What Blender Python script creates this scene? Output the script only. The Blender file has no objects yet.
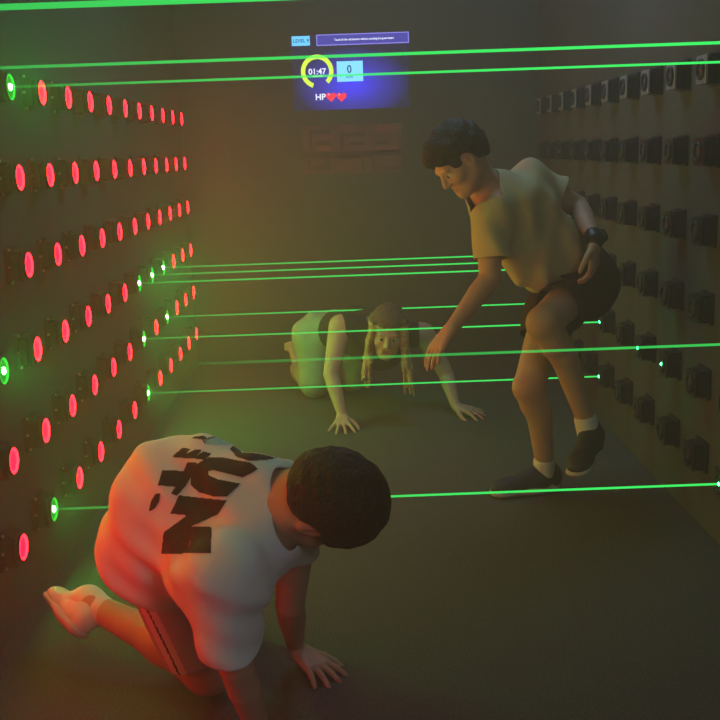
import bpy, bmesh, math, random
import numpy as np
from mathutils import Vector, Matrix
from mathutils.bvhtree import BVHTree
random.seed(5); rng = np.random.RandomState(7)
SC = bpy.context.scene; COL = SC.collection; PI = math.pi
A = lambda *v: np.array(v, float)
def nz(v): v = np.array(v, float); return v/np.linalg.norm(v)

# ------------------------------------------------------------------ camera
FPX = 1000.; YAW, PITCH, ROLL = .0066, .2079, -.0356
cy, sy, cp, sp, cr, sr = math.cos(YAW), math.sin(YAW), math.cos(PITCH), math.sin(PITCH), math.cos(ROLL), math.sin(ROLL)
CF = A(sy*cp, cy*cp, -sp); R0 = A(cy, -sy, 0); U0 = np.cross(R0, CF)
CR = cr*R0+sr*U0; CU = -sr*R0+cr*U0; CC = A(0, 0, 1.3)
def at(px, py, Y):                       # a point of the room at depth Y
    d = CF*FPX+CR*(px-360)+CU*(360-py); return CC+d*(Y/d[1])
def fl(px, py, z=0):                     # a point of the room at height z
    d = CF*FPX+CR*(px-360)+CU*(360-py); return CC+d*((z-1.3)/d[2])
cam = bpy.data.objects.new('camera', bpy.data.cameras.new('camera')); COL.objects.link(cam)
cam.data.sensor_width = 36; cam.data.lens = 50; cam.data.clip_start = .05
cam.matrix_world = Matrix(((CR[0], CU[0], -CF[0], CC[0]), (CR[1], CU[1], -CF[1], CC[1]), (CR[2], CU[2], -CF[2], CC[2]), (0, 0, 0, 1)))
SC.camera = cam
SC.view_settings.view_transform = 'Standard'; SC.view_settings.look = 'None'
SC.view_settings.gamma = 1; SC.view_settings.use_curve_mapping = False; SC.view_settings.exposure = 0

# ------------------------------------------------------------------ materials
def mat(name, col, rough=.8, spec=.3, noise=None, bump=None, emit=None, sheen=0, metal=0, sss=0):
    m = bpy.data.materials.new(name); m.use_nodes = True; nt = m.node_tree; b = nt.nodes['Principled BSDF']
    b.inputs['Base Color'].default_value = (*col, 1); b.inputs['Roughness'].default_value = rough
    b.inputs['Specular IOR Level'].default_value = spec; b.inputs['Metallic'].default_value = metal
    if sheen: b.inputs['Sheen Weight'].default_value = sheen
    tc = nt.nodes.new('ShaderNodeTexCoord')
    if noise:
        sc, amt = noise; n = nt.nodes.new('ShaderNodeTexNoise'); n.inputs['Scale'].default_value = sc; n.inputs['Detail'].default_value = 4
        nt.links.new(tc.outputs['Object'], n.inputs['Vector'])
        r = nt.nodes.new('ShaderNodeMapRange'); r.inputs['From Min'].default_value = .3; r.inputs['From Max'].default_value = .7
        r.inputs['To Min'].default_value = 1-amt; r.inputs['To Max'].default_value = 1+amt
        nt.links.new(n.outputs['Fac'], r.inputs['Value'])
        v = nt.nodes.new('ShaderNodeVectorMath'); v.operation = 'SCALE'; v.inputs[0].default_value = col
        nt.links.new(r.outputs[0], v.inputs['Scale']); nt.links.new(v.outputs[0], b.inputs['Base Color'])
    if bump:
        sc, st = bump; n = nt.nodes.new('ShaderNodeTexNoise'); n.inputs['Scale'].default_value = sc; n.inputs['Detail'].default_value = 3
        nt.links.new(tc.outputs['Object'], n.inputs['Vector'])
        bp = nt.nodes.new('ShaderNodeBump'); bp.inputs['Strength'].default_value = st; bp.inputs['Distance'].default_value = .01
        nt.links.new(n.outputs['Fac'], bp.inputs['Height']); nt.links.new(bp.outputs[0], b.inputs['Normal'])
    if emit:
        b.inputs['Emission Color'].default_value = (*emit, 1); b.inputs['Emission Strength'].default_value = 1
    return m
def glow(name, col, light=True):
    m = bpy.data.materials.new(name); m.use_nodes = True; nt = m.node_tree; nt.nodes.clear()
    e = nt.nodes.new('ShaderNodeEmission'); o = nt.nodes.new('ShaderNodeOutputMaterial')
    e.inputs[0].default_value = (*col, 1); nt.links.new(e.outputs[0], o.inputs[0])
    if not light: m.cycles.emission_sampling = 'NONE'
    return m
M = dict(
 wall=mat('painted_wall', (.075, .077, .077), .75, .25, (1.3, .12), (60, .08)),
 ceil=mat('dark_ceiling', (.05, .05, .05), .9),
 floor=mat('grey_carpet', (.10, .10, .092), .95, .1, (160, .35), (260, .6)),
 black=mat('black_plastic', (.018, .018, .018), .45, .4),
 plate=mat('reflection_grey_plate', (.22, .24, .26), .3, .5),  # lighter grey paints the screen's reflection into the top-row plates
 lens=mat('dark_lens', (.05, .05, .055), .2, .5), metal=mat('screw_metal', (.5, .5, .5), .35, .5, metal=.8),
 red=glow('red_light', (33, .012, .115)), redrim=glow('red_rim_light', (20, .11, .22)),
 green=glow('green_light', (.008, .33, .02)), greenrim=glow('green_rim_light', (.02, .95, .05)),
 laser=glow('laser_spot', (90, 2000, 240)), spot=glow('laser_hit', (1, 30, 7)),
 skin=mat('skin', (.50, .29, .20), .55, .35, (14, .08)), skin2=mat('fair_skin', (.56, .36, .26), .55, .35, (14, .08)), lip=mat('lips', (.42, .16, .13), .5),
 eye=mat('eye_white', (.6, .58, .55), .2, .5), iris=mat('iris', (.03, .02, .015), .2, .5),
 teeth=mat('teeth', (.7, .68, .62), .3),
 dhair=mat('dark_hair', (.022, .014, .010), .6, .3, (70, .4), (120, .9)), bhair=mat('blond_hair', (.42, .30, .16), .55, .3, (60, .35), (110, .8)),
 rhair=mat('light_brown_hair', (.13, .085, .05), .55, .3, (60, .35), (110, .8)), white=mat('white_cotton', (.74, .74, .74), .9, .1, (9, .04), (300, .12), sheen=.1), ink=mat('dark_print', (.035, .022, .022), .7, .2, (60, .25)),
 paleblue=mat('pale_blue_print', (.35, .55, .6), .8),
 grey=mat('grey_shorts', (.45, .45, .53), .85, .1, (12, .06)), tan=mat('tan_cotton', (.52, .43, .24), .9, .1, (8, .06), (280, .12)),
 maroon=mat('dark_shorts', (.045, .022, .022), .85, .1), navy=mat('dark_shoe', (.03, .03, .05), .6, .3), sole=mat('shoe_sole', (.45, .43, .42), .6),
 wshoe=mat('white_leather', (.62, .58, .56), .6, .3, (30, .12)), tank=mat('dark_tank_top', (.03, .03, .026), .85),
 pants=mat('pale_green_trousers', (.30, .36, .29), .85, .1, (10, .1)), rubber=mat('watch_rubber', (.015, .018, .018), .4),
)

# ------------------------------------------------------------------ object helpers
def link(name, me, parent=None, m=None):
    o = bpy.data.objects.new(name, me); COL.objects.link(o)
    if m: me.materials.append(m)
    if parent: o.parent = parent
    return o
def empty(name, loc, label, cat, group=None):
    o = bpy.data.objects.new(name, None); COL.objects.link(o); o.location = loc; o.empty_display_size = .05
    o['label'] = label; o['category'] = cat
    if group: o['group'] = group
    return o
def under(o, root):                       # world-space mesh parented to an unrotated empty
    o.parent = root; o.matrix_parent_inverse = Matrix.Translation(-Vector(root.location)); return o
def box_bm(x0, x1, y0, y1, z0, z1, bev=0, seg=2):
    bm = bmesh.new(); bmesh.ops.create_cube(bm, size=1)
    bmesh.ops.scale(bm, vec=(x1-x0, y1-y0, z1-z0), verts=bm.verts)
    bmesh.ops.translate(bm, vec=((x0+x1)/2, (y0+y1)/2, (z0+z1)/2), verts=bm.verts)
    if bev: bmesh.ops.bevel(bm, geom=bm.edges[:], offset=bev, segments=seg, affect='EDGES')
    return bm
def done(bm, name, smooth=False):
    me = bpy.data.meshes.new(name); bm.to_mesh(me); bm.free()
    if smooth:
        for p in me.polygons: p.use_smooth = True
    return me
def cyl_x(x0, x1, r, y=0, z=0, seg=28, r1=None):
    bm = bmesh.new(); bmesh.ops.create_cone(bm, cap_ends=True, segments=seg, radius1=r, radius2=r if r1 is None else r1, depth=x1-x0)
    bmesh.ops.rotate(bm, matrix=Matrix.Rotation(PI/2, 3, 'Y'), verts=bm.verts)
    bmesh.ops.translate(bm, vec=((x0+x1)/2, y, z), verts=bm.verts); return bm
def struct(name, bm, m):
    o = link(name, done(bm, name), None, m); o['kind'] = 'structure'; return o

# ------------------------------------------------------------------ room
XL, XR, YB, YF, ZC = -.985, 1.165, 6.17, -1.7, 2.75
struct('floor', box_bm(XL-.1, XR+.1, YF-.1, YB+.1, -.1, 0), M['floor'])
struct('ceiling', box_bm(XL-.1, XR+.1, YF-.1, YB+.1, ZC, ZC+.1), M['ceil'])
struct('wall_left', box_bm(XL-.1, XL, YF-.1, YB+.1, 0, ZC), M['wall'])
struct('wall_right', box_bm(XR, XR+.1, YF-.1, YB+.1, 0, ZC), M['wall'])
struct('wall_back', box_bm(XL, XR, YB, YB+.1, 0, ZC), M['wall'])
struct('wall_front', box_bm(XL, XR, YF-.1, YF, 0, ZC), M['wall'])

# ------------------------------------------------------------------ wall units
ROWZ = [1.504-.25*r for r in range(6)]; UY = lambda n: 5.894-.2979*n
XUL, XUR = -.936, 1.111
def ring_mesh(r0, r1, x0, x1, seg=32):
    bm = bmesh.new(); prof = [(r0, x0), (r0, x1), ((r0+r1)/2, x1+.0015), (r1, x1), (r1, x0)]
    rows = []
    for i in range(seg):
        a = 2*PI*i/seg; rows.append([bm.verts.new((x, r*math.cos(a), r*math.sin(a))) for r, x in prof])
    for i in range(seg):
        for j in range(5):
            bm.faces.new((rows[i][j], rows[(i+1) % seg][j], rows[(i+1) % seg][(j+1) % 5], rows[i][(j+1) % 5]))
    bmesh.ops.recalc_face_normals(bm, faces=bm.faces); return done(bm, 'ring', True)
def dome(x0, h, r, seg=28):
    bm = bmesh.new(); prev = None; N = 5
    for k in range(N):
        t = k/N*PI/2; rr = r*math.cos(t); x = x0+h*math.sin(t)
        cur = [bm.verts.new((x, rr*math.cos(2*PI*i/seg), rr*math.sin(2*PI*i/seg))) for i in range(seg)]
        if prev:
            for i in range(seg): bm.faces.new((prev[i], prev[(i+1) % seg], cur[(i+1) % seg], cur[i]))
        prev = cur
    c = bm.verts.new((x0+h, 0, 0))
    for i in range(seg): bm.faces.new((prev[i], prev[(i+1) % seg], c))
    return done(bm, 'dome', True)
def unit_meshes(kind):
    d = {}
    D = .050 if kind in ('red', 'green') else .055
    bm = box_bm(-D+.001, -.008, -.045, .045, -.044, .044, .008, 3)
    d['housing'] = (done(bm, 'housing'), M['black'])
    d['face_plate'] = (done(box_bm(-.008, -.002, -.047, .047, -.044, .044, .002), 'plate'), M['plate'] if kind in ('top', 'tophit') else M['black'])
    d['bezel'] = (ring_mesh(.036 if kind in ('red', 'green') else .024, .041 if kind in ('red', 'green') else .032, -.004, .004), M['black'])
    if kind == 'red':
        d['light_ring'] = (ring_mesh(.030, .0355, -.004, .004), M['redrim']); d['button'] = (dome(-.002, .005, .0305), M['red'])
    elif kind == 'green':
        d['light_ring'] = (ring_mesh(.032, .036, -.004, .004), M['greenrim']); d['button'] = (dome(-.002, .004, .0325), M['green'])
        d['laser_aperture'] = (dome(.002, .005, .0095, 16), M['laser'])
    else:
        d['button'] = (dome(-.003, .006, .0245), M['lens'])
        if kind in ('hit', 'tophit'): d['laser_spot'] = (dome(.0025, .004, .006, 14), M['spot'])
    d['bracket'] = (done(box_bm(-D+.0005, -D+.012, -.052, .052, -.050, .052, .002), 'bracket'), M['black'])
    for i, (yy, zz) in enumerate(((-.040, .048), (-.049, 0), (-.040, -.046))):
        d['screw%d' % i] = (done(cyl_x(-D+.010, -D+.017, .0045, yy, zz, 12), 'screw'), M['metal'])
    for me, m in d.values(): me.materials.append(m)
    return d
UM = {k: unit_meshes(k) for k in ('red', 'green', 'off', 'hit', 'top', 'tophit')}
ORD = ['first', 'second', 'third', 'fourth', 'fifth', 'sixth', 'seventh', 'eighth', 'ninth', 'tenth', 'eleventh', 'twelfth', 'thirteenth', 'fourteenth', 'fifteenth', 'sixteenth']
ROWN = ['top row', 'second row from top', 'third row from top', 'third row from floor', 'second row from floor', 'lowest row']
def place_unit(kind, side, r, n):
    x = XUL if side == 'left' else XUR
    desc = {'red': ('red_light_button', 'red round button on left wall, %s, %s from back wall', 'light button', 'red buttons on the left wall'),
            'green': ('laser_emitter', 'green laser emitter on left wall, %s, %s from back wall', 'laser emitter', 'green laser emitters on the left wall'),
            'off': ('wall_receiver', 'unlit dark receiver on right wall, %s, %s from back wall', 'receiver', 'receivers on the right wall'),
            'hit': ('wall_receiver', 'receiver with green laser spot, right wall, %s, %s from back wall', 'receiver', 'receivers on the right wall')}[kind]
    o = empty(desc[0], (x, UY(n), ROWZ[r]), desc[1] % (ROWN[r], ORD[n]), desc[2], desc[3])
    if side == 'right': o.rotation_euler = (0, 0, PI)
    if r == 0: kind = {'off': 'top', 'hit': 'tophit'}.get(kind, kind)  # top row takes the plate with the reflection painted in
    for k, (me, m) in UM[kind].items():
        if k[:5] == 'screw' and (n < 8 or side == 'right'): continue
        c = bpy.data.objects.new(k.rstrip('012'), me); COL.objects.link(c); c.parent = o
GREEN = [(0, 10), (0, 12), (0, 15), (3, 3), (3, 4), (3, 5), (3, 11), (4, 3), (4, 5), (5, 5), (5, 10)]
HIT = [(0, 12), (0, 15), (0, 10), (3, 3), (3, 4), (3, 5), (3, 11), (4, 3), (4, 5), (5, 5), (5, 10), (4, 7), (4, 8)]
for r in range(6):
    for n in range(16):
        place_unit('green' if (r, n) in GREEN else 'red', 'left', r, n)
        if n < 12 or (r, n) in HIT: place_unit('hit' if (r, n) in HIT else 'off', 'right', r, n)

# laser beams: light scattered by the mist along each ray, stronger near the receiving side
def beam_mat(name, lo, hi, x0=-.95):
    m = bpy.data.materials.new(name); m.use_nodes = True; nt = m.node_tree; nt.nodes.clear()
    g = nt.nodes.new('ShaderNodeNewGeometry'); s = nt.nodes.new('ShaderNodeSeparateXYZ'); nt.links.new(g.outputs['Position'], s.inputs[0])
    r = nt.nodes.new('ShaderNodeMapRange'); r.inputs['From Min'].default_value = x0; r.inputs['From Max'].default_value = .8
    r.inputs['To Min'].default_value = lo; r.inputs['To Max'].default_value = hi; nt.links.new(s.outputs['X'], r.inputs['Value'])
    e = nt.nodes.new('ShaderNodeEmission'); e.inputs[0].default_value = (.045, 1, .15, 1); e.inputs[1].default_value = BEAM
    t = nt.nodes.new('ShaderNodeBsdfTransparent'); mx = nt.nodes.new('ShaderNodeMixShader'); o = nt.nodes.new('ShaderNodeOutputMaterial')
    nt.links.new(r.outputs[0], mx.inputs[0]); nt.links.new(t.outputs[0], mx.inputs[1]); nt.links.new(e.outputs[0], mx.inputs[2]); nt.links.new(mx.outputs[0], o.inputs[0])
    return m
BEAM = 1.1
BM_ = beam_mat('laser_beam', .10, .85); BF_ = beam_mat('faint_laser_beam', .0, .36, -.5)
BL = {(0, 15): 'green laser beam nearest the camera, crossing at the very top of the picture', (0, 12): 'upper of the two thin green laser beams crossing the projected screen',
      (0, 10): 'lower of the two thin green laser beams crossing the projected screen', (3, 3): 'farthest of three close green laser beams behind the bending person',
      (3, 4): 'middle of three close green laser beams behind the bending person', (3, 5): 'nearest of three close green laser beams behind the bending person',
      (3, 11): 'faint green laser beam crossing in front of the bending and the crawling person',
      (4, 3): 'green laser beam just above the back of the crawling person', (4, 5): 'green laser beam crossing the forehead of the crawling person',
      (5, 5): 'low green laser beam crossing the arms of the crawling person', (5, 10): 'bright green laser beam just above the floor behind the crouching person'}
for (r, n) in GREEN:
    o = link('laser_beam', done(cyl_x(XUL+.006, XUR-.008, .0034 if (r, n) != (0, 15) else .0042, 0, 0, 10), 'beam', True), None, BM_ if (r, n) != (3, 11) else BF_)
    o.location = (0, UY(n), ROWZ[r]); o['label'] = BL[(r, n)]; o['category'] = 'laser beam'; o['group'] = 'green laser beams'

# ------------------------------------------------------------------ projected score screen on the back wall
YS = YB-.001
def flat_poly(pts, y, name, m, parent):           # pts in (x,z) world; thin slab
    bm = bmesh.new(); vs = [bm.verts.new((x, y, z)) for x, z in pts]; f = bm.faces.new(vs)
    r = bmesh.ops.extrude_face_region(bm, geom=[f]); bmesh.ops.translate(bm, vec=(0, .0012, 0), verts=[v for v in r['geom'] if isinstance(v, bmesh.types.BMVert)])
    bmesh.ops.recalc_face_normals(bm, faces=bm.faces)
    return under(link(name, done(bm, name), None, m), parent)
def pxz(px, py): p = at(px, py, YS); return (p[0], p[2])
def rect(x0, y0, x1, y1): c0 = pxz(x0, y0); c1 = pxz(x1, y1); return [(c0[0], c1[1]), (c1[0], c1[1]), (c1[0], c0[1]), (c0[0], c0[1])]
scr = empty('projected_screen', tuple(at(350, 107, YS)), 'blue projected game screen with a yellow timer ring on the back wall', 'screen')
def screen_mat():
    m = bpy.data.materials.new('blue_projection'); m.use_nodes = True; nt = m.node_tree; nt.nodes.clear()
    g = nt.nodes.new('ShaderNodeNewGeometry'); mp = nt.nodes.new('ShaderNodeVectorMath'); mp.operation = 'SUBTRACT'
    c = at(352, 84, YS); mp.inputs[1].default_value = (c[0], c[1], c[2]); nt.links.new(g.outputs['Position'], mp.inputs[0])
    s = nt.nodes.new('ShaderNodeVectorMath'); s.operation = 'MULTIPLY'; s.inputs[1].default_value = (2.9, 0, 4.6); nt.links.new(mp.outputs[0], s.inputs[0])
    l = nt.nodes.new('ShaderNodeVectorMath'); l.operation = 'LENGTH'; nt.links.new(s.outputs[0], l.inputs[0])
    rp = nt.nodes.new('ShaderNodeValToRGB'); nt.links.new(l.outputs['Value'], rp.inputs[0])
    E = rp.color_ramp.elements; E[0].position = .1; E[0].color = (.035, .028, .62, 1); E[1].position = 1.05; E[1].color = (.010, .010, .028, 1)
    e2 = E.new(.55); e2.color = (.025, .022, .24, 1)
    e = nt.nodes.new('ShaderNodeEmission'); nt.links.new(rp.outputs[0], e.inputs[0]); e.inputs[1].default_value = 2.0
    o = nt.nodes.new('ShaderNodeOutputMaterial'); nt.links.new(e.outputs[0], o.inputs[0]); return m
SM = screen_mat()
cyan = glow('cyan_projection', (0.208, 0.880, 1.520)); cyan2 = glow('pale_cyan_projection', (0.320, 1.040, 1.520)); yel = glow('yellow_projection', (0.992, 1.360, 0.096)); wht = glow('white_projection', (1.200, 1.280, 1.600))
bar = glow('violet_projection', (.08, .07, .50)); rim = glow('violet_line_projection', (0.352, 0.320, 1.120)); teal = glow('teal_projection', (0.012, 0.14, 0.34)); redp = glow('red_projection', (1.440, 0.048, 0.096))
flat_poly(rect(290, 36, 410, 107), YS, 'backdrop', SM, scr)
flat_poly(rect(291.5, 36.5, 310, 45.5), YS-.0015, 'level_box', cyan, scr)
tb = flat_poly(rect(316, 34.8, 409, 42.8), YS-.0015, 'title_bar', rim, scr)
flat_poly(rect(317, 35.7, 408, 41.9), YS-.003, 'title_bar_fill', bar, scr)
flat_poly(rect(336.5, 61.5, 363.3, 81), YS-.0015, 'score_box', cyan2, scr)
c0 = pxz(317.2, 71.5); rO = .0965; rI = .071
def arc(a0, a1, r0, r1, n=48): return [(c0[0]+r1*math.cos(a0+(a1-a0)*i/n), c0[1]+r1*math.sin(a0+(a1-a0)*i/n)) for i in range(n+1)], [(c0[0]+r0*math.cos(a0+(a1-a0)*i/n), c0[1]+r0*math.sin(a0+(a1-a0)*i/n)) for i in range(n+1)]
def arc_obj(a0, a1, r0, r1, name, m, y):
    o1, i1 = arc(a0, a1, r0, r1); bm = bmesh.new()
    vo = [bm.verts.new((x, y, z)) for x, z in o1]; vi = [bm.verts.new((x, y, z)) for x, z in i1]
    fs = [bm.faces.new((vo[k], vo[k+1], vi[k+1], vi[k])) for k in range(len(vo)-1)]
    r = bmesh.ops.extrude_face_region(bm, geom=fs); bmesh.ops.translate(bm, vec=(0, .0012, 0), verts=[v for v in r['geom'] if isinstance(v, bmesh.types.BMVert)])
    bmesh.ops.recalc_face_normals(bm, faces=bm.faces)
    return under(link(name, done(bm, name), None, m), scr)
arc_obj(math.radians(-48), math.radians(252), rI, rO, 'timer_ring', yel, YS-.003)
def text(s, px, py, size, m, name, parent, y, sx=1, ext=.0008, roll=0):
    cu = bpy.data.curves.new(name, 'FONT'); cu.body = s; cu.size = size; cu.align_x = 'CENTER'; cu.align_y = 'CENTER'; cu.extrude = ext; cu.offset = size*.02
    t = bpy.data.objects.new('t', cu); COL.objects.link(t); bpy.context.view_layer.update()
    me = bpy.data.meshes.new_from_object(t.evaluated_get(bpy.context.evaluated_depsgraph_get())); bpy.data.objects.remove(t)
    me.transform(Matrix.Diagonal((sx, 1, 1, 1))); me.transform(Matrix.Rotation(PI/2, 4, 'X')); me.materials.clear()
    p = at(px, py, y); me.transform(Matrix.Translation((p[0], y, p[2]))); me.update()
    return under(link(name, me, None, m), parent)
text('01:47', 317.2, 71.8, .047, wht, 'timer_digits', scr, YS-.004)
flat_poly(rect(312.5, 75.8, 323, 76.6), YS-.004, 'timer_underline', wht, scr)
text('LEVEL 9', 301, 41, .028, teal, 'level_text', scr, YS-.004)
text('Touch all the red buttons without touching the green lasers', 364, 38.8, .017, wht, 'title_text', scr, YS-.005, .85)
text('0', 349.3, 69.5, .062, teal, 'score_digit', scr, YS-.004, .9)
text('Score', 349.3, 76.8, .018, teal, 'score_caption', scr, YS-.004)
text('HP', 320.5, 97.3, .05, wht, 'hp_text', scr, YS-.004)
for hx in (331, 341.5):
    c = pxz(hx, 96.8); pts = []
    for i in range(40):
        t = 2*PI*i/40; pts.append((c[0]+.0019*16*math.sin(t)**3, c[1]+.0019*(13*math.cos(t)-5*math.cos(2*t)-2*math.cos(3*t)-math.cos(4*t))))
    h = flat_poly(pts, YS-.003, 'heart', redp, scr)
    flat_poly([(c[0]-.018+x, c[1]+.010+z) for x, z in ((0, 0), (.006, -.003), (.012, .008), (.006, .009))], YS-.0045, 'heart_shine', glow('pink_projection', (1.520, 0.640, 0.720)), scr)
# flat dull red panel with darker and pinker block marks under the screen
brd = empty('red_wall_panel', tuple(at(350, 178, YB)), 'faint dull red panel with block marks under the projected screen', 'board')
dred = mat('dull_red_panel', (.16, .07, .08), .6, noise=(9, .25)); dred2 = mat('dark_red_marks', (.075, .045, .055), .7); dred3 = mat('pink_marks', (.24, .08, .10), .7)
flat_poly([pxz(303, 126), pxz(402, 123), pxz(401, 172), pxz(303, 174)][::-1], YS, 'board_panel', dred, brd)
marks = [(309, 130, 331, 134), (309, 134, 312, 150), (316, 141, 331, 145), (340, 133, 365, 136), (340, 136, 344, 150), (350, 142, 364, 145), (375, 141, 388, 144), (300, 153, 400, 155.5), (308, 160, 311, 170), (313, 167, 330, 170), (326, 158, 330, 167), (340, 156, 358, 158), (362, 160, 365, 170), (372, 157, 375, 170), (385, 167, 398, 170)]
for q in marks: flat_poly(rect(*q), YS-.0015, 'block_mark', dred2, brd)
for q in ((377, 125, 398, 131), (316, 146, 331, 151), (375, 146, 398, 152)): flat_poly(rect(*q), YS-.0015, 'block_mark', dred3, brd)

# ------------------------------------------------------------------ implicit surfaces
class SDF:
    def __init__(s): s.p = []
    def cap(s, a, b, ra, rb=None, k=.02, flat=None, sub=False):
        s.p.append(('cap', A(*a), A(*b), ra, ra if rb is None else rb, k, flat, sub)); return s
    def ell(s, c, r, ax=None, k=.02, sub=False):
        s.p.append(('ell', A(*c), A(*r), np.eye(3) if ax is None else np.array(ax), None, k, None, sub)); return s
    def add(s, other, grow=0):
        for q in other.p:
            if q[7]: continue
            q = list(q)
            if q[0] == 'cap': q[3] += grow; q[4] += grow
            else: q[2] = q[2]+grow
            s.p.append(tuple(q))
        return s
def ev(q, P):
    if q[0] == 'cap':
        _, a, b, ra, rb, k, flat, sub = q; d = b-a; L = max(d@d, 1e-9); v = P-a
        t = np.clip((v@d)/L, 0, 1); w = v-t[..., None]*d
        if flat is not None:
            n, f = flat; c = w@n; w = w+(c*(1/f-1))[..., None]*n
            return (np.sqrt((w*w).sum(-1))-(ra+(rb-ra)*t))*min(1, (1+f)/2)
        return np.sqrt((w*w).sum(-1))-(ra+(rb-ra)*t)
    _, c, r, ax, _, k, _, sub = q; v = (P-c)@ax.T
    k0 = np.sqrt(((v/r)**2).sum(-1)); k1 = np.sqrt(((v/r**2)**2).sum(-1))+1e-9
    return k0*(k0-1)/k1
def bb(q):
    if q[0] == 'cap':
        m = max(q[3], q[4]); f = 1 if q[6] is None else max(1, q[6][1]); m *= f
        return np.minimum(q[1], q[2])-m, np.maximum(q[1], q[2])+m
    m = max(q[2]); return q[1]-m, q[1]+m
def surf(S, h, disp=None):
    lo = np.min([bb(q)[0] for q in S.p if not q[7]], 0)-4*h; hi = np.max([bb(q)[1] for q in S.p if not q[7]], 0)+4*h
    n = np.ceil((hi-lo)/h).astype(int)+1; D = np.full(n, .5, np.float32)
    for q in S.p:
        a, b = bb(q); pad = q[5]+3.5*h
        i0 = np.clip(((a-pad-lo)/h).astype(int), 0, n-1); i1 = np.clip(((b+pad-lo)/h).astype(int)+2, 1, n)
        gx = [lo[k]+h*np.arange(i0[k], i1[k]) for k in range(3)]
        P = np.stack(np.meshgrid(*gx, indexing='ij'), -1); d = ev(q, P)
        sl = tuple(slice(i0[k], i1[k]) for k in range(3)); o = D[sl]; k = q[5]
        if q[7]: d = -d; t = np.clip(.5-.5*(o-d)/k, 0, 1); D[sl] = np.maximum(o, d)*0+(o*(1-t)+d*t+k*t*(1-t))
        else: t = np.clip(.5+.5*(o-d)/k, 0, 1); D[sl] = o*(1-t)+d*t-k*t*(1-t)
    if disp is not None:
        idx = np.argwhere(np.abs(D) < 4*h); P = lo+idx*h; D[tuple(idx.T)] += disp(P).astype(np.float32)
    # surface nets
    s = D < 0; c = [(i, j, k) for i in (0, 1) for j in (0, 1) for k in (0, 1)]
    N = tuple(n-1); cnt = np.zeros(N, np.int8)
    for i, j, k in c: cnt += s[i:i+N[0], j:j+N[1], k:k+N[2]]
    cells = np.argwhere((cnt > 0) & (cnt < 8)); ci = np.full(N, -1, np.int64); ci[tuple(cells.T)] = np.arange(len(cells))
    acc = np.zeros((len(cells), 3)); w = np.zeros(len(cells))
    for a in c:
        for ax in range(3):
            if a[ax]: continue
            b = list(a); b[ax] = 1
            da = D[cells[:, 0]+a[0], cells[:, 1]+a[1], cells[:, 2]+a[2]]; db = D[cells[:, 0]+b[0], cells[:, 1]+b[1], cells[:, 2]+b[2]]
            m = (da < 0) != (db < 0); t = np.where(m, da/np.where(m, da-db, 1), 0)
            p = np.tile(np.array(a, float), (len(cells), 1)); p[:, ax] = t; acc += p*m[:, None]; w += m
    V = lo+h*(cells+acc/w[:, None]); Fs = []
    for ax in range(3):
        u, v = [(1, 2), (2, 0), (0, 1)][ax]
        sa = [slice(None)]*3; sb = [slice(None)]*3; sa[ax] = slice(0, -1); sb[ax] = slice(1, None)
        A_ = s[tuple(sa)]; B_ = s[tuple(sb)]; E_ = np.argwhere(A_ != B_); E_ = E_[(E_[:, u] > 0) & (E_[:, v] > 0) & (E_[:, u] < n[u]-1) & (E_[:, v] < n[v]-1)]
        ins = A_[tuple(E_.T)]; q = []
        for du, dv in ((-1, -1), (0, -1), (0, 0), (-1, 0)):
            e = E_.copy(); e[:, u] += du; e[:, v] += dv; q.append(ci[tuple(e.T)])
        q = np.stack(q, 1); q[~ins] = q[~ins][:, ::-1]; Fs.append(q)
    Fq = np.concatenate(Fs); Fq = Fq[(Fq >= 0).all(1)]
    return V, Fq
def clip(V, Fq, g):                        # keep g(p) < 0
    G = g(V); T = np.concatenate([Fq[:, [0, 1, 2]], Fq[:, [0, 2, 3]]]); k = (G[T] < 0).sum(1)
    out = [tuple(t) for t in T[k == 3]]; V = list(map(tuple, V)); cache = {}
    def mid(a, b):
        key = (min(a, b), max(a, b))
        if key not in cache:
            t = G[a]/(G[a]-G[b]); V.append(tuple(np.array(V[a])*(1-t)+np.array(V[b])*t)); cache[key] = len(V)-1
        return cache[key]
    for t in T[(k == 1) | (k == 2)]:
        t = list(t); inn = [G[i] < 0 for i in t]
        i = inn.index(True) if sum(inn) == 1 else inn.index(False); a, b, c = t[i], t[(i+1) % 3], t[(i+2) % 3]
        ab, ac = mid(a, b), mid(a, c)
        if sum(inn) == 1: out.append((a, ab, ac))
        else: out += [(ab, b, c), (ab, c, ac)]
    used = sorted({i for t in out for i in t}); mp = {o: n for n, o in enumerate(used)}
    return [V[i] for i in used], [tuple(mp[i] for i in t) for t in out]
def to_mesh(name, V, Fq, mats, root, matfn=None):
    me = bpy.data.meshes.new(name); me.from_pydata([tuple(v) for v in V], [], [tuple(int(i) for i in f) for f in Fq]); me.update()
    for p in me.polygons: p.use_smooth = True
    for m in (mats if isinstance(mats, list) else [mats]): me.materials.append(m)
    if matfn is not None:
        Va = np.array(V); Fa = [list(f) for f in Fq]; cen = np.array([Va[f].mean(0) for f in Fa]); me.polygons.foreach_set('material_index', matfn(cen).astype(np.int32)); me.update()
    return under(link(name, me), root)
def cloth(name, S, h, m, root, g, disp=None, th=.004, matfn=None):
    V, F_ = surf(S, h, disp); V, F_ = clip(V, F_, g); o = to_mesh(name, V, F_, m, root, matfn)
    md = o.modifiers.new('solid', 'SOLIDIFY'); md.thickness = th; md.offset = -1; return o
def cutter(cuts):                          # list of (point, normal, radius): removes what lies beyond the plane inside the ball
    def g(P):
        r = np.full(len(P), -1.)
        for p, n, R in cuts: r = np.maximum(r, np.minimum((P-p)@nz(n), R-np.sqrt(((P-p)**2).sum(1))))
        return r
    return g
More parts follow.
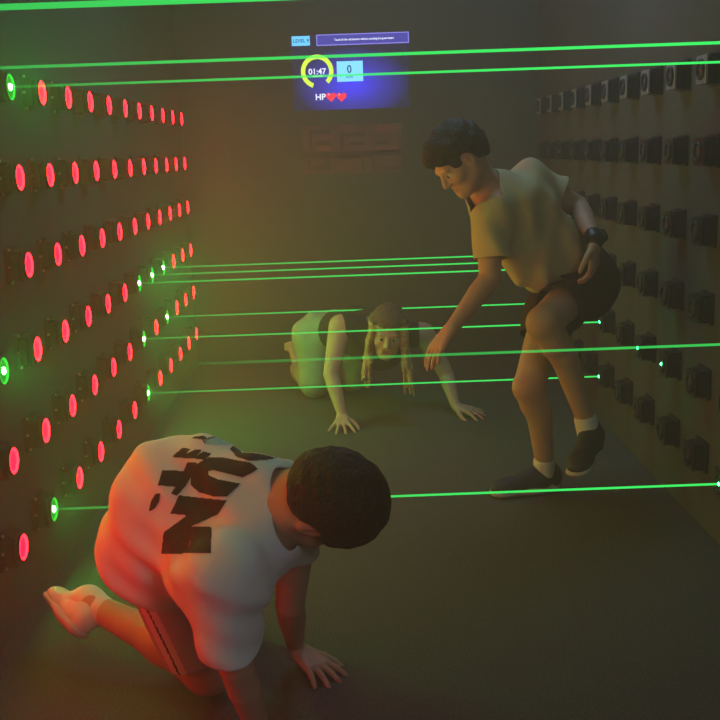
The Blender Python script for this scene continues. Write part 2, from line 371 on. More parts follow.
def folds(seed, amp, dirs, freq=(25, 60), n=7, warp=.5):
    r = np.random.RandomState(seed); W = []
    for i in range(n):
        d = nz(np.array(dirs[i % len(dirs)])+r.randn(3)*.25); W.append((d*r.uniform(*freq), r.uniform(0, 6.28), nz(r.randn(3))*r.uniform(6, 14), r.uniform(0, 6.28)))
    def f(P):
        s = 0
        for k, ph, k2, p2 in W: s = s+np.sin(P@k+ph+2.2*warp*np.sin(P@k2+p2))
        return amp*s/math.sqrt(n)
    return f
def frame(fwd, up):
    f = nz(fwd); u = nz(np.array(up)-(np.array(up)@f)*f); r = np.cross(f, u); return np.array([r, f, u])
def add_head(S, c, X, s=1.):
    L = lambda x, y, z: c+s*(A(x, y, z)@X); e = lambda p, r, **k: S.ell(L(*p), A(*r)*s, X, **k)
    e((0, -.012, .022), (.073, .094, .085), k=.03); e((0, .028, -.04), (.060, .066, .078), k=.035)
    e((0, .045, -.088), (.040, .042, .030), k=.03)
    for sg in (-1, 1):
        e((sg*.040, .062, -.035), (.022, .024, .022), k=.02); S.cap(L(sg*.048, .0, -.065), L(sg*.018, .068, -.098), .018*s, .018*s, k=.025)
    S.cap(L(-.034, .080, .014), L(.034, .080, .014), .013*s, k=.015)
    for sg in (-1, 1): e((sg*.031, .100, -.010), (.017, .015, .011), k=.010, sub=True)
    for sg in (-1, 1): e((sg*.030, .080, -.010), (.0125, .0125, .0125), k=.002)
    S.cap(L(0, .092, .002), L(0, .112, -.034), .008*s, .0115*s, k=.010)
    for sg in (-1, 1): e((sg*.012, .100, -.040), (.008, .009, .007), k=.006)
    S.cap(L(-.019, .089, -.068), L(.019, .089, -.068), .0065*s, k=.006); S.cap(L(-.016, .089, -.077), L(.016, .089, -.077), .0075*s, k=.006)
    e((0, .090, -.072), (.022, .012, .0015), k=.003, sub=True)
    e((0, .080, -.105), (.020, .017, .014), k=.02)
    for sg in (-1, 1):
        e((sg*.074, -.004, -.018), (.009, .019, .031), k=.010); e((sg*.082, .001, -.016), (.005, .010, .016), k=.005, sub=True)
def head_mat(c, X, s=1.):
    def f(P):
        q = ((P-c)/s)@X.T; m = np.zeros(len(P), int)
        for sg in (-1, 1):
            d = np.sqrt(((q-A(sg*.030, .080, -.010))**2).sum(1)); m[(d < .0142)] = 1
            d2 = np.sqrt((q[:, 0]-sg*.030)**2+(q[:, 2]+.010)**2); m[(d < .0150) & (d2 < .0068)] = 2
        m[(np.abs(q[:, 2]+.072) < .010) & (np.abs(q[:, 0]) < .023) & (q[:, 1] > .086)] = 3
        return m
    return f
def add_hand(S, wr, d, nrm, thumb, curl=.25, spread=.22, s=1., fr=.0082):
    """wr wrist, d direction of the fingers, nrm back-of-hand normal, thumb = +1/-1 side"""
    d = nz(d); n = nz(np.array(nrm)-(np.array(nrm)@d)*d); sd = np.cross(d, n)*thumb
    wr = np.array(wr, float)
    kn = []
    for i, off in enumerate((.030, .010, -.011, -.030)):       # index .. little
        k = wr+s*(d*(.088-.004*abs(i-1)**1.3)+sd*off); kn.append(k)
        S.cap(wr+d*.012*s+sd*off*.45*s, k, .0145*s, .0115*s, k=.014)
    for i, (off, L) in enumerate(zip((.030, .010, -.011, -.030), (.072, .080, .074, .058))):
        a = spread*(1.2, .35, -.45, -1.3)[i]; dd = nz(d*math.cos(a)+sd*math.sin(a)); p = kn[i]; ang = curl*.5
        for j, fr_ in enumerate((.42, .32, .26)):
            q = p+s*L*fr_*(dd*math.cos(ang)-n*math.sin(ang)); S.cap(p, q, fr*s*(1.12-.1*j), fr*s*(1.02-.12*j), k=.004 if j == 0 else .003); p = q; ang += curl*(1.1, .7, 0)[j]
    t0 = wr+s*(d*.022+sd*.020); t1 = t0+s*.046*nz(d*.62+sd*.75-n*.2); t2 = t1+s*.032*nz(d*.8+sd*.55-n*.25); t3 = t2+s*.026*nz(d*.9+sd*.3-n*.3)
    S.cap(t0, t1, .014*s, .0115*s, k=.014); S.cap(t1, t2, .0105*s, .0095*s, k=.004); S.cap(t2, t3, .0095*s, .0078*s, k=.003)
def shoe(name, heel, toe, up, m, root, s=1., laces=None):
    """heel/toe points on the sole line, up = instep normal"""
    f = nz(np.array(toe)-heel); u = nz(np.array(up)-(np.array(up)@f)*f); r = np.cross(f, u); L = np.linalg.norm(np.array(toe)-heel)
    Q = lambda x, y, z: np.array(heel)+r*x*s+f*y*L+u*z*s
    S = SDF(); S.cap(Q(0, .14, .045), Q(0, .30, .045), .038*s, .038*s, k=.02).cap(Q(0, .35, .040), Q(.006, .80, .030), .040*s, .036*s, k=.03, flat=(u, .8))
    S.cap(Q(.004, .75, .028), Q(.002, .88, .026), .040*s, .034*s, k=.02, flat=(u, .7)); S.cap(Q(0, .15, .06), Q(0, .22, .088), .036*s, .037*s, k=.02)
    S.cap(Q(0, .30, .075), Q(0, .55, .055), .026*s, .024*s, k=.02)
    S.ell(Q(0, .20, .125), A(.026, .03, .035)*s, np.array([r, f, u]), k=.01, sub=True)
    base = np.array(heel)+u*.012*s
    V, F_ = surf(S, .0045); V, F_ = clip(V, F_, lambda P: -((P-base)@u))
    o = to_mesh(name, V, F_, m, root)
    S2 = SDF(); S2.cap(Q(0, .15, .012), Q(0, .4, .012), .040*s, .038*s, k=.02, flat=(u, .5)).cap(Q(0, .4, .012), Q(.004, .86, .012), .038*s, .043*s, k=.03, flat=(u, .4))
    V, F_ = surf(S2, .0045); o2 = to_mesh('sole', V, F_, M['sole'], root); o2.parent = o
    o2.matrix_parent_inverse = o.matrix_parent_inverse.inverted() @ o2.matrix_parent_inverse if False else Matrix.Identity(4)
    o2.matrix_parent_inverse = Matrix.Identity(4)
    if laces:
        S3 = SDF()
        for i in range(5):
            y = .36+.07*i; z = .094-.011*i; S3.cap(Q(-.022, y, z-.012), Q(0, y+.01, z+.004), .0035*s, k=.003); S3.cap(Q(0, y+.01, z+.004), Q(.022, y, z-.012), .0035*s, k=.003)
        S3.cap(Q(-.024, .34, .085), Q(.0, .36, .103), .0045*s, k=.003); S3.cap(Q(.0, .36, .103), Q(.03, .33, .100), .0045*s, k=.003)
        V, F_ = surf(S3, .0025); o3 = to_mesh('laces', V, F_, laces, root); o3.parent = o; o3.matrix_parent_inverse = Matrix.Identity(4)
    return o

# ================================================================== crouching boy in the foreground
J = dict(head=at(330, 503, 1.88), neck=at(271, 520, 1.93), shR=at(222, 574, 1.80), elR=at(236, 666, 1.84), wrR=fl(262, 738, .07),
 shL=at(297, 525, 2.05), elL=at(290, 603, 2.15), wrL=fl(295, 644, .06), hip=at(160, 535, 2.2), hipR=at(155, 552, 2.14), knR=fl(208, 672, .065),
 anR=at(92, 605, 2.42), mid=at(200, 496, 2.1), ub=at(254, 505, 1.98))
J['hipL'] = J['hip']+A(.07, .10, -.02); J['knL'] = A(-.34, 2.46, .055); J['anL'] = A(-.50, 2.58, .06)
boy = empty('person', (J['hip'][0], J['hip'][1], 0), 'person in white printed T-shirt and grey shorts crouching on the floor in the foreground', 'person')
TB = SDF()   # torso
TB.cap(J['hipR'], J['hipL'], .085, .085, k=.05).cap(J['hip'], J['mid'], .105, .105, k=.06).cap(J['mid'], J['ub'], .105, .085, k=.06)
TB.cap(J['shR']+A(.02, .04, .0), J['shL']+A(-.02, 0, 0), .062, .062, k=.06).cap(J['ub'], J['neck'], .075, .055, k=.05)
HX = frame((.08, .50, -.86), (.95, -.28, -.06))
HC = J['head']
Bb = SDF(); Bb.add(TB)
Bb.cap(J['neck'], HC-HX[2]*.03-HX[1]*.02, .052, .05, k=.03); Bb.cap(at(278, 497, 2.02), HC-HX[2]*.02-HX[1]*.03, .056, .05, k=.03); add_head(Bb, HC, HX, .98)
for sh, el, wr in (('shR', 'elR', 'wrR'), ('shL', 'elL', 'wrL')):
    mid_ = (J[el]*.7+J[wr]*.3); Bb.cap(J[sh], J[el], .046, .034, k=.03).cap(J[el], mid_, .034, .034, k=.004).cap(mid_, J[wr], .034, .022, k=.004)
add_hand(Bb, J['wrL']+A(.002, .0, -.018), (.62, -.62, -.17), (0.1, 0, 1), -1, .22, .30, .98)
add_hand(Bb, J['wrR']+A(.0, .0, -.02), (.8, -.4, -.16), (0, 0, 1), 1, .2, .2, .95)
for hp, kn, an in (('hipR', 'knR', 'anR'), ('hipL', 'knL', 'anL')):
    c_ = J[kn]*.65+J[an]*.35; dn = A(0, 0, .012)
    Bb.cap(J[hp], J[kn], .075, .052, k=.03).cap(J[kn], c_+dn, .050, .052, k=.03).cap(c_+dn, J[an], .050, .032, k=.03)
FD = nz(A(-.50, .72, .08)); upv = nz(A(.62, .2, .55)); upv = nz(upv-(upv@FD)*FD); Bb.cap(J['anR'], J['anR']+FD*.10-upv*.045, .030, .022, k=.02)
FL_ = nz(A(-.25, .7, -.2)); Bb.cap(J['anL'], J['anL']+FL_*.08-A(0, 0, .03), .03, .02, k=.02)
V, F_ = surf(Bb, .0045); to_mesh('body', V, F_, [M['skin'], M['eye'], M['iris'], M['lip']], boy, head_mat(HC, HX, .98))
# hair
Hh = SDF(); L = lambda x, y, z: HC+.98*(A(x, y, z)@HX)
Hh.ell(L(0, -.016, .028), A(.087, .107, .096), HX, k=.02).ell(L(0, -.055, -.01), A(.074, .062, .075), HX, k=.03)
Hh.ell(L(0, .105, -.055), A(.09, .085, .105), HX, k=.01, sub=True); Hh.ell(L(0, .0, -.115), A(.10, .13, .05), HX, k=.015, sub=True)
for sg in (-1, 1): Hh.ell(L(sg*.085, .0, -.028), A(.02, .022, .034), HX, k=.006, sub=True)
V, F_ = surf(Hh, .004, folds(3, .0016, [(1, 0, 0), (0, 1, 0), (0, 0, 1)], (90, 260), 14)); to_mesh('hair', V, F_, M['dhair'], boy)
# T-shirt
TS = SDF(); TS.add(TB, .014)
TS.cap(J['shR'], J['shR']*.25+J['elR']*.75+A(-.005, 0, 0), .066, .074, k=.04)
TS.cap(J['shL'], J['shL']*.6+J['elL']*.4, .060, .060, k=.03).cap(J['ub'], at(285, 492, 2.07), .08, .062, k=.05)
TS.cap(J['mid']+A(-.02, -.02, -.10), J['hip']+A(.01, -.025, -.04), .105, .118, k=.06)
TS.cap(at(168, 500, 2.12), at(168, 535, 2.2), .119, .113, k=.08)
TS.cap(J['shR']+A(-.04, .06, -.03), J['mid']+A(0, -.03, -.08), .075, .10, k=.05)
dR = nz(J['elR']-J['shR']); dLm = nz(J['elL']-J['shL']); dn = nz(HC-J['neck']); dh = nz(J['hip']-J['mid'])
cutsB = [(J['shR']+dR*(.76*np.linalg.norm(J['elR']-J['shR'])), dR, .13), (J['shL']+dLm*.06, dLm, .15), (J['neck']+dn*.044, dn, .10)]
hemP = J['hip']+A(-.03, -.02, -.135); cutsB.append((hemP, A(-.25, 0, -1), .26))
fb = folds(11, .0058, [(.5, -.3, .9), (.2, .2, 1), (1, .4, .3)], (40, 95), 9, 1.2)
shirt = cloth('t_shirt', TS, .006, M['white'], boy, cutter(cutsB), fb)
# print on the back of the shirt, laid on the cloth
SH_bvh = BVHTree.FromPolygons([tuple(v.co) for v in shirt.data.vertices], [tuple(p.vertices) for p in shirt.data.polygons])
def inpoly(x, y, poly):
    c = False; j = len(poly)-1
    for i in range(len(poly)):
        if (poly[i][1] > y) != (poly[j][1] > y) and x < (poly[j][0]-poly[i][0])*(y-poly[i][1])/(poly[j][1]-poly[i][1])+poly[i][0]: c = not c
        j = i
    return c
PD = nz(CF*.55+A(0, .0, -.45)+A(.2, 0, 0))
def printed(name, polys, holes, m, st=1.0):
    """polys in picture-plane units of the print, dropped onto the cloth along one direction"""
    xs = [p[0] for q in polys for p in q]; ys = [p[1] for q in polys for p in q]; Y0 = 1.75
    bm = bmesh.new(); vd = {}; off = .0022
    def vert(i, j):
        if (i, j) in vd: return vd[(i, j)]
        PD = nz(at(min(xs)+i*st, min(ys)+j*st, 2.05)-CC)
        h = SH_bvh.ray_cast(Vector(CC), Vector(PD)); vd[(i, j)] = None
        if h[0] is not None: vd[(i, j)] = bm.verts.new(h[0]-Vector(PD)*off)
        return vd[(i, j)]
    for i in range(int((max(xs)-min(xs))/st)+1):
        for j in range(int((max(ys)-min(ys))/st)+1):
            x, y = min(xs)+(i+.5)*st, min(ys)+(j+.5)*st
            if any(inpoly(x, y, q) for q in polys) and not any(inpoly(x, y, q) for q in holes):
                vs = [vert(i, j), vert(i+1, j), vert(i+1, j+1), vert(i, j+1)]
                if None not in vs and max((vs[0].co-vs[2].co).length, (vs[1].co-vs[3].co).length) < .03: bm.faces.new(vs)
    me = done(bm, name, True); o = under(link(name, me, None, m), boy)
    return o
Z = lambda pts: [(140+x*170/720, 425+y*140/593) for x, y in pts]
PR = [
 ('printed_letter_n', [Z([(90, 545), (300, 542), (303, 432), (215, 430), (330, 378), (368, 320), (165, 298), (128, 375), (200, 382), (100, 455)])], []),
 ('printed_letter_u', [Z([(500, 185), (470, 160), (350, 137), (290, 138), (240, 165), (215, 210), (215, 255), (250, 285), (310, 302), (370, 302), (412, 262), (425, 248), (330, 230), (290, 212), (290, 195), (310, 190), (435, 222), (470, 205)])], []),
 ('printed_letter_o', [Z([(380, 100), (395, 88), (430, 92), (470, 110), (520, 112), (560, 108), (550, 96), (510, 82), (545, 76), (600, 92), (662, 128), (600, 135), (530, 148), (460, 150), (410, 135)])], []),
 ('printed_letter_m', [Z([(135, 135), (178, 97), (215, 100), (195, 122), (235, 103), (262, 106), (240, 130), (268, 112), (303, 120), (275, 148), (240, 143), (190, 140)])], []),
 ('printed_letter_t', [Z([(75, 255), (95, 190), (185, 195), (200, 158), (243, 160), (225, 205), (190, 262), (155, 300), (130, 290), (150, 262)])], []),
 ('printed_full_stop', [Z([(38, 365), (45, 325), (65, 292), (85, 290), (80, 325), (62, 355)])], []),
]
for nme, po, ho in PR:
    printed(nme, po, ho, M['ink'], .8)
printed('pale_blue_print', [Z([(275, 82), (330, 82), (410, 80), (390, 62), (330, 45), (270, 60)])], [], M['paleblue'], .8)
printed('print_outline', [Z([(222, 50), (270, 45), (285, 55), (345, 35), (350, 40), (285, 66), (272, 80), (262, 60), (225, 58)])], [], M['ink'], .6)
# shorts
SS = SDF(); SS.cap(J['hipR'], J['hipL'], .092, .092, k=.04).cap(J['hipR'], J['hipR']*.22+J['knR']*.78, .088, .084, k=.03).cap(J['hipL'], J['hipL']*.4+J['knL']*.6, .09, .076, k=.03)
SS.cap(J['hip'], J['hip']*.6+J['mid']*.4, .092, .092, k=.03)
dK = nz(J['knR']-J['hipR']); dK2 = nz(J['knL']-J['hipL'])
gS = cutter([(J['hipR']+dK*(.80*np.linalg.norm(J['knR']-J['hipR'])), dK, .15), (J['hipL']+dK2*(.6*np.linalg.norm(J['knL']-J['hipL'])), dK2, .12), (J['hip']*.6+J['mid']*.4, J['mid']-J['hip'], .2)])
side = nz(np.cross(dK, CF)); side = side if side[0] > 0 else -side
def shorts_stripe(P):
    q = P-J['hipR']; q = q-np.outer(q@dK, dK); c = nz(CF-(CF@dK)*dK); a = np.degrees(np.arctan2(q@side, -(q@c))); m = np.zeros(len(P), int)
    m[(a > -48) & (a < -18)] = 1; m[(a > -34) & (a < -30)] = 2; return m
cloth('shorts', SS, .005, [M['grey'], M['white'], M['ink']], boy, gS, folds(5, .003, [(1, .3, .2), (.3, 1, 0)], (25, 50), 6), matfn=shorts_stripe)
# sock and shoe
SO = SDF(); SO.cap(J['anR']-FD*.0+nz(J['knR']-J['anR'])*.035, J['anR']+FD*.03, .038, .038, k=.02).cap(J['anR']+FD*.02, J['anR']+FD*.085-upv*.04, .037, .032, k=.02)
V, F_ = surf(SO, .004); to_mesh('sock', V, F_, M['white'], boy)
upv = nz(A(.62, .2, .55)); upv = nz(upv-(upv@FD)*FD)
hl = J['anR']-FD*.050-upv*.078
shoe('shoe', hl, hl+FD*.235, upv, M['wshoe'], boy, .92, M['grey'])
SO = SDF(); SO.cap(J['anL'], J['anL']+FL_*.03, .036, .036); V, F_ = surf(SO, .004); to_mesh('sock', V, F_, M['white'], boy)
up2 = nz(A(.2, .2, .9)); up2 = nz(up2-(up2@FL_)*FL_); hl = J['anL']-FL_*.02-up2*.04
shoe('shoe', hl, hl+FL_*.2, up2, M['wshoe'], boy, .85)

# ================================================================== bending man
J = dict(head=at(458, 158, 3.36), neck=at(486, 188, 3.44), shR=at(489, 218, 3.34), elR=at(490, 278, 3.30), wrR=at(452, 328, 3.22),
 shL=at(534, 184, 3.55), elL=at(578, 206, 3.56), wrL=at(595, 240, 3.36), hip=at(575, 268, 3.62), hipR=at(560, 282, 3.68), hipL=at(586, 284, 3.56), knL=at(544, 322, 3.30), anL=at(590, 430, 3.42),
 knR=at(529, 386, 3.52), anR=at(546, 473, 3.62), chest=at(512, 215, 3.48), belly=at(548, 248, 3.56))
man = empty('person', (J['anR'][0], J['anR'][1], 0), 'person in tan T-shirt and dark shorts bending down and stepping over the green laser beams', 'person')
T = SDF(); pf = nz(np.cross(J['shL']-J['shR'], J['neck']-J['hip']))
T.cap(J['hipR'], J['hipL'], .095, .095, k=.05).cap(J['hip'], J['belly'], .105, .11, k=.05).cap(J['belly'], J['chest'], .11, .115, k=.05)
T.cap(J['shR']+A(.03, .03, .01), J['shL']+A(-.02, 0, -.01), .068, .068, k=.06).cap(J['chest'], J['neck'], .09, .055, k=.05)
HC = J['head']; HX = frame((-.66, -.30, -.70), (-.62, -.12, .78)); MS = .89
Bm = SDF().add(T); Bm.cap(J['neck'], HC-HX[2]*.05-HX[1]*.02, .052, .048, k=.03); add_head(Bm, HC, HX, MS)
for sh, el, wr in (('shR', 'elR', 'wrR'), ('shL', 'elL', 'wrL')):
    mid_ = (J[el]*.7+J[wr]*.3); Bm.cap(J[sh], J[el], .048, .036, k=.03).cap(J[el], mid_, .036, .036, k=.004).cap(mid_, J[wr], .036, .023, k=.004)
add_hand(Bm, J['wrR']-nz(J['wrR']-J['elR'])*.005, J['wrR']-J['elR']+A(-.02, 0, -.03), (-.7, -.3, .5), 1, .25, .05, 1.0)
add_hand(Bm, J['wrL'], A(-.03, .0, -.9), (.85, -.45, 0), 1, .5, .04, 1.0)
for hp, kn, an in (('hipR', 'knR', 'anR'), ('hipL', 'knL', 'anL')):
    ax = nz(J[an]-J[kn]); back = nz(A(.9, .3, 0)-(A(.9, .3, 0)@ax)*ax); c_ = J[kn]*.68+J[an]*.32+back*.018
    Bm.cap(J[hp], J[kn], .078, .056, k=.03).cap(J[kn], J[kn]*.8+J[an]*.2, .052, .046, k=.006).cap(J[kn], c_, .048, .049, k=.02).cap(c_, J[an], .047, .032, k=.01)
    Bm.ell(J[kn]-back*.016, A(.042, .042, .048), k=.02)
def foot_dir(d): return nz(A(*d))
fR = foot_dir((-.93, -.25, 0)); fL = foot_dir((.93, .25, -.32)) if False else foot_dir((-.80, .10, -.42))
Bm.cap(J['anR'], J['anR']+fR*.10-A(0, 0, .035), .032, .028, k=.02)
fL = nz(A(-.42, -.80, -.12)); 
Bm.cap(J['anL'], J['anL']+fL*.06-A(0, 0, .03), .032, .028, k=.02)
V, F_ = surf(Bm, .005); to_mesh('body', V, F_, [M['skin'], M['eye'], M['iris'], M['lip']], man, head_mat(HC, HX, MS))
L = lambda x, y, z: HC+MS*(A(x, y, z)@HX)
Hh = SDF(); Hh.ell(L(0, -.018, .040), A(.084, .103, .085), HX, k=.02).ell(L(0, .045, .078), A(.068, .058, .036), HX, k=.03).ell(L(0, -.07, -.005), A(.072, .05, .07), HX, k=.03)
Hh.ell(L(0, .125, -.045), A(.095, .082, .096), HX, k=.01, sub=True); Hh.ell(L(0, .03, -.125), A(.11, .13, .065), HX, k=.015, sub=True)
for sg in (-1, 1): Hh.ell(L(sg*.085, .012, -.03), A(.022, .03, .038), HX, k=.006, sub=True)
V, F_ = surf(Hh, .0045, folds(8, .004, [(1, 0, 0), (0, 1, 0), (0, 0, 1)], (60, 160), 12)); to_mesh('hair', V, F_, M['dhair'], man)
TS = SDF().add(T, .016); e1 = J['shR']*.3+J['elR']*.7; e2 = J['shL']*.45+J['elL']*.55
TS.cap(J['shR'], e1+A(.005, 0, 0), .060, .066, k=.03).cap(J['shL'], e2, .068, .070, k=.04)
TS.cap(J['chest']+A(.0, -.02, -.05), at(533, 272, 3.44), .105, .070, k=.05)
TS.cap(J['chest'], at(560, 258, 3.56), .115, .105, k=.05)
dR = nz(J['elR']-J['shR']); dLm = nz(J['elL']-J['shL']); dn = nz(HC-J['neck']); 
TS.cap(J['hip'], J['belly'], .125, .13, k=.05)
cutsM = [(e1-dR*.005, dR, .095), (e2, dLm, .11), (J['neck']+dn*.022, dn, .13), (at(556, 272, 3.55), nz(J['hip']-J['chest'])+A(.35, 0, -.25), .33)]
shm = cloth('t_shirt', TS, .006, M['tan'], man, cutter(cutsM), folds(21, .010, [(.8, -.2, .35), (.9, .1, .5), (.9, .4, .1)], (20, 62), 9, 1.1))
bv = BVHTree.FromPolygons([tuple(v.co) for v in shm.data.vertices], [tuple(p.vertices) for p in shm.data.polygons])
o_ = at(496, 195, 3.0); hh = bv.ray_cast(Vector(CC), Vector(nz(o_-CC)))
if hh[0] is not None:
    bm = bmesh.new(); bmesh.ops.create_icosphere(bm, subdivisions=2, radius=1); bmesh.ops.scale(bm, vec=(.008, .008, .006), verts=bm.verts); bmesh.ops.translate(bm, vec=hh[0], verts=bm.verts)
    under(link('chest_emblem', done(bm, 'emblem', True), None, M['ink']), man)
SS = SDF(); SS.cap(J['hipR'], J['hipL'], .115, .12, k=.05).cap(J['hip'], J['belly'], .115, .112, k=.05)
kL = J['hipL']*.32+J['knL']*.68; kR = J['hipR']*.45+J['knR']*.55
SS.cap(J['hipL'], kL, .108, .088, k=.04).cap(J['hipR'], kR, .105, .092, k=.03)
cloth('shorts', SS, .006, M['maroon'], man, cutter([(kL, J['knL']-J['hipL'], .16), (kR, J['knR']-J['hipR'], .16), (J['belly'], J['belly']-J['hip'], .2)]), folds(6, .004, [(1, .3, .2), (.3, 1, 0)], (25, 50), 6))
for an, kn, fd, nm in (('anR', 'knR', fR, 0), ('anL', 'knL', fL, 1)):
    SO = SDF(); SO.cap(J[an]+nz(J[kn]-J[an])*.05, J[an]-A(0, 0, .03), .040, .042, k=.02); V, F_ = surf(SO, .004); to_mesh('sock', V, F_, M['white'], man)
    up = nz(J[kn]-J[an]); up = A(0, 0, 1) if nm == 0 else nz(A(-.1, .1, .95)); up = nz(up-(up@fd)*fd)
    hl = J[an]-fd*.06-up*.085
    if nm == 0: hl[2] = .004
    shoe('shoe', hl, hl+fd*.28, up, M['navy'], man, 1.08)
ax = nz(J['wrL']-J['elL']); wp = J['wrL']-ax*.012
WS = SDF(); WS.cap(wp-ax*.012, wp+ax*.012, .031, .031, k=.005); wo = A(.9, -.4, .1); wo = nz(wo-(wo@ax)*ax); WS.cap(wp+wo*.030-ax*.012, wp+wo*.030+ax*.012, .016, .016, k=.004)
V, F_ = surf(WS, .003); to_mesh('wristwatch_band', V, F_, M['rubber'], man)

# ================================================================== crawling person
J = dict(head=at(388, 330, 4.62), shR=at(340, 326, 4.86), elR=at(331, 374, 4.76), wrR=fl(342, 414, .055), shL=at(424, 334, 4.86), elL=at(446, 374, 4.86), wrL=fl(455, 404, .055),
 neck=at(386, 320, 4.82), hip=at(325, 330, 5.32), hipR=at(316, 336, 5.28), hipL=at(346, 334, 5.36), knR=fl(314, 386, .065), knL=fl(352, 380, .065), anR=at(300, 372, 5.62), mid=at(355, 328, 5.08))
J['anL'] = J['knL']+A(-.08, .36, .0); J['toe'] = at(291, 345, 5.66)
wom = empty('person', (J['mid'][0], J['mid'][1], 0), 'person with long fair hair crawling low on the floor near the back wall', 'person')
T = SDF(); T.cap(J['hipR'], J['hipL'], .10, .10, k=.05).cap(J['hip'], J['mid'], .10, .085, k=.05).cap(J['mid'], J['neck']+A(0, .08, -.05), .085, .08, k=.05)
T.cap(J['shR']+A(.04, 0, 0), J['shL']+A(-.04, 0, 0), .055, .055, k=.05).cap(J['mid'], (J['shR']+J['shL'])/2+A(0, .02, -.06), .09, .10, k=.05)
HC = J['head']; HX = frame((-.06, -.95, -.28), (.10, -.28, .95))
Bw = SDF().add(T); Bw.cap(J['neck']+A(0, .03, -.02), HC-HX[2]*.05-HX[1]*.03, .045, .043, k=.03); add_head(Bw, HC, HX, .97)
for sh, el, wr in (('shR', 'elR', 'wrR'), ('shL', 'elL', 'wrL')):
    mid_ = (J[el]*.7+J[wr]*.3); Bw.cap(J[sh], J[el], .056, .038, k=.03).cap(J[el], mid_, .038, .037, k=.004).cap(mid_, J[wr], .037, .024, k=.004)
add_hand(Bw, J['wrR']+A(0, 0, -.012), (-.02, -.9, -.16), (0, -.1, 1), -1, .18, .42, 1.0)
add_hand(Bw, J['wrL']+A(0, 0, -.012), (.85, -.5, -.16), (0, -.1, 1), 1, .18, .36, 1.0)
for hp, kn, an in (('hipR', 'knR', 'anR'), ('hipL', 'knL', 'anL')):
    Bw.cap(J[hp], J[kn], .09, .058, k=.03).cap(J[kn], J[an], .055, .035, k=.03)
Bw.cap(J['anR'], J['toe'], .032, .022, k=.02).cap(J['anL'], J['anL']+A(-.02, .12, -.02), .03, .022, k=.02)
for i in range(5): 
    b_ = J['toe']+A(-.03+.013*i, -.005, .005+.002*i); Bw.cap(b_-A(0, 0, .03), b_+A(0, -.008, .004), .010, .008, k=.010)
V, F_ = surf(Bw, .0055); to_mesh('body', V, F_, [M['skin2'], M['eye'], M['iris'], M['lip']], wom, head_mat(HC, HX, .97))
TT = SDF().add(T, .010); TT.cap(J['mid']+A(0, 0, -.05), (J['shR']+J['shL'])/2+A(0, .02, -.12), .09, .09, k=.05)
cutsW = [(J['shR']+A(.015, 0, 0), A(-1, -.2, -.1), .14), (J['shL']+A(-.015, 0, 0), A(1, -.2, -.1), .14), (J['neck']+A(0, .03, 0), nz(A(0, -1, .5)), .10), (J['hip']*.6+J['mid']*.4, J['hip']-J['mid'], .3)]
cloth('tank_top', TT, .006, M['tank'], wom, cutter(cutsW), folds(31, .003, [(1, 0, .3)], (30, 60), 5))
PS = SDF(); PS.cap(J['hipR'], J['hipL'], .115, .115, k=.05).cap(J['hip'], J['hip']*.55+J['mid']*.45, .112, .10, k=.04)
for hp, kn, an in (('hipR', 'knR', 'anR'), ('hipL', 'knL', 'anL')):
    PS.cap(J[hp], J[kn]+A(0, 0, .03), .108, .085, k=.04).cap(J[kn]+A(0, 0, .03), J[an]+A(0, 0, .01), .08, .055, k=.03)
cloth('trousers', PS, .006, M['pants'], wom, cutter([(J['hip']*.55+J['mid']*.45, J['mid']-J['hip'], .3), (J['anR'], J['anR']-J['knR'], .12), (J['anL'], J['anL']-J['knL'], .12)]), folds(9, .006, [(1, 0, .1), (.8, 0, .6)], (25, 50), 7))
L = lambda x, y, z: HC+.97*(A(x, y, z)@HX); Hh = SDF()
Hh.ell(L(0, -.016, .034), A(.086, .104, .090), HX, k=.02)
Hh.ell(L(0, .115, -.052), A(.060, .085, .105), HX, k=.012, sub=True)
hang = A(0, 0, -1)
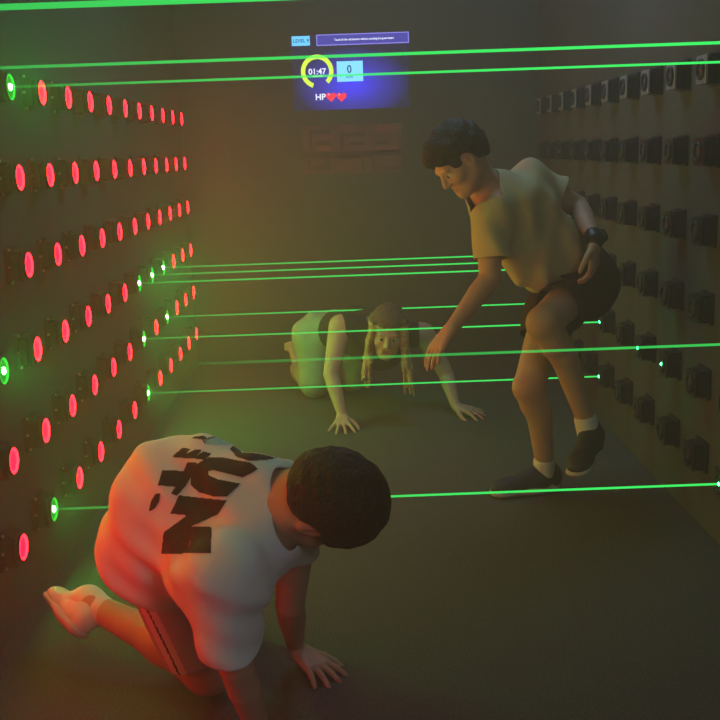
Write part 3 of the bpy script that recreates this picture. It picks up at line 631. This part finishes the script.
for sg, n in ((-1, 20), (1, 18)):
    for i in range(n):
        x = sg*(.056+rng.uniform(0, .034)); y = rng.uniform(-.03, .055); p0 = L(x*.95, y, .045+rng.uniform(-.02, .02)); p1 = L(sg*(.082+rng.uniform(-.008, .014)), y+.02, -.06)
        end = at((366 if sg > 0 else 409)+rng.uniform(-6, 6), rng.uniform(376, 388) if sg > 0 else rng.uniform(376, 396), 4.56+rng.uniform(-.04, .04)); end[2] = max(end[2], .02)
        Hh.cap(p0, p1, .013, .011, k=.010); Hh.cap(p1, (p1+end)/2+A(rng.uniform(-.01, .01), rng.uniform(-.02, .02), 0), .010, .008, k=.006); Hh.cap((p1+end)/2, end, .008, .004, k=.005)
V, F_ = surf(Hh, .0042, folds(12, .0018, [(1, .2, 0), (.2, 1, 0)], (90, 220), 10)); to_mesh('hair', V, F_, [M['bhair'], M['rhair']], wom, lambda P: ((((P-HC)/.97)@HX.T)[:, 2] > .052).astype(int))

# ------------------------------------------------------------------ light and mist
def area(name, loc, tgt, size, power, col, sy_=None):
    l = bpy.data.lights.new(name, 'AREA'); l.energy = power; l.color = col; l.shape = 'RECTANGLE'; l.size = size; l.size_y = sy_ or size
    o = bpy.data.objects.new(name, l); COL.objects.link(o); o.location = loc
    o.rotation_euler = (Vector(tgt)-Vector(loc)).to_track_quat('-Z', 'Y').to_euler(); return o
area('monitor_glow', (.75, -.5, 1.9), (-.1, 2.2, .4), .5, 8, (.82, .88, 1.0))
area('haze_fill', (.3, 4.0, 2.7), (.3, 4.0, 0), .9, 13, (.46, .74, 1))  # added unseen fill overhead to brighten the haze, no fixture
w = bpy.data.worlds.new('world'); SC.world = w; w.use_nodes = True; nt = w.node_tree; nt.nodes.clear()
wo_ = nt.nodes.new('ShaderNodeOutputWorld'); bg = nt.nodes.new('ShaderNodeBackground'); bg.inputs[0].default_value = (0, 0, 0, 1); nt.links.new(bg.outputs[0], wo_.inputs['Surface'])
vs = nt.nodes.new('ShaderNodeVolumeScatter'); vs.inputs['Color'].default_value = (.9, .9, .9, 1); vs.inputs['Density'].default_value = .056; vs.inputs['Anisotropy'].default_value = .35
nt.links.new(vs.outputs[0], wo_.inputs['Volume'])
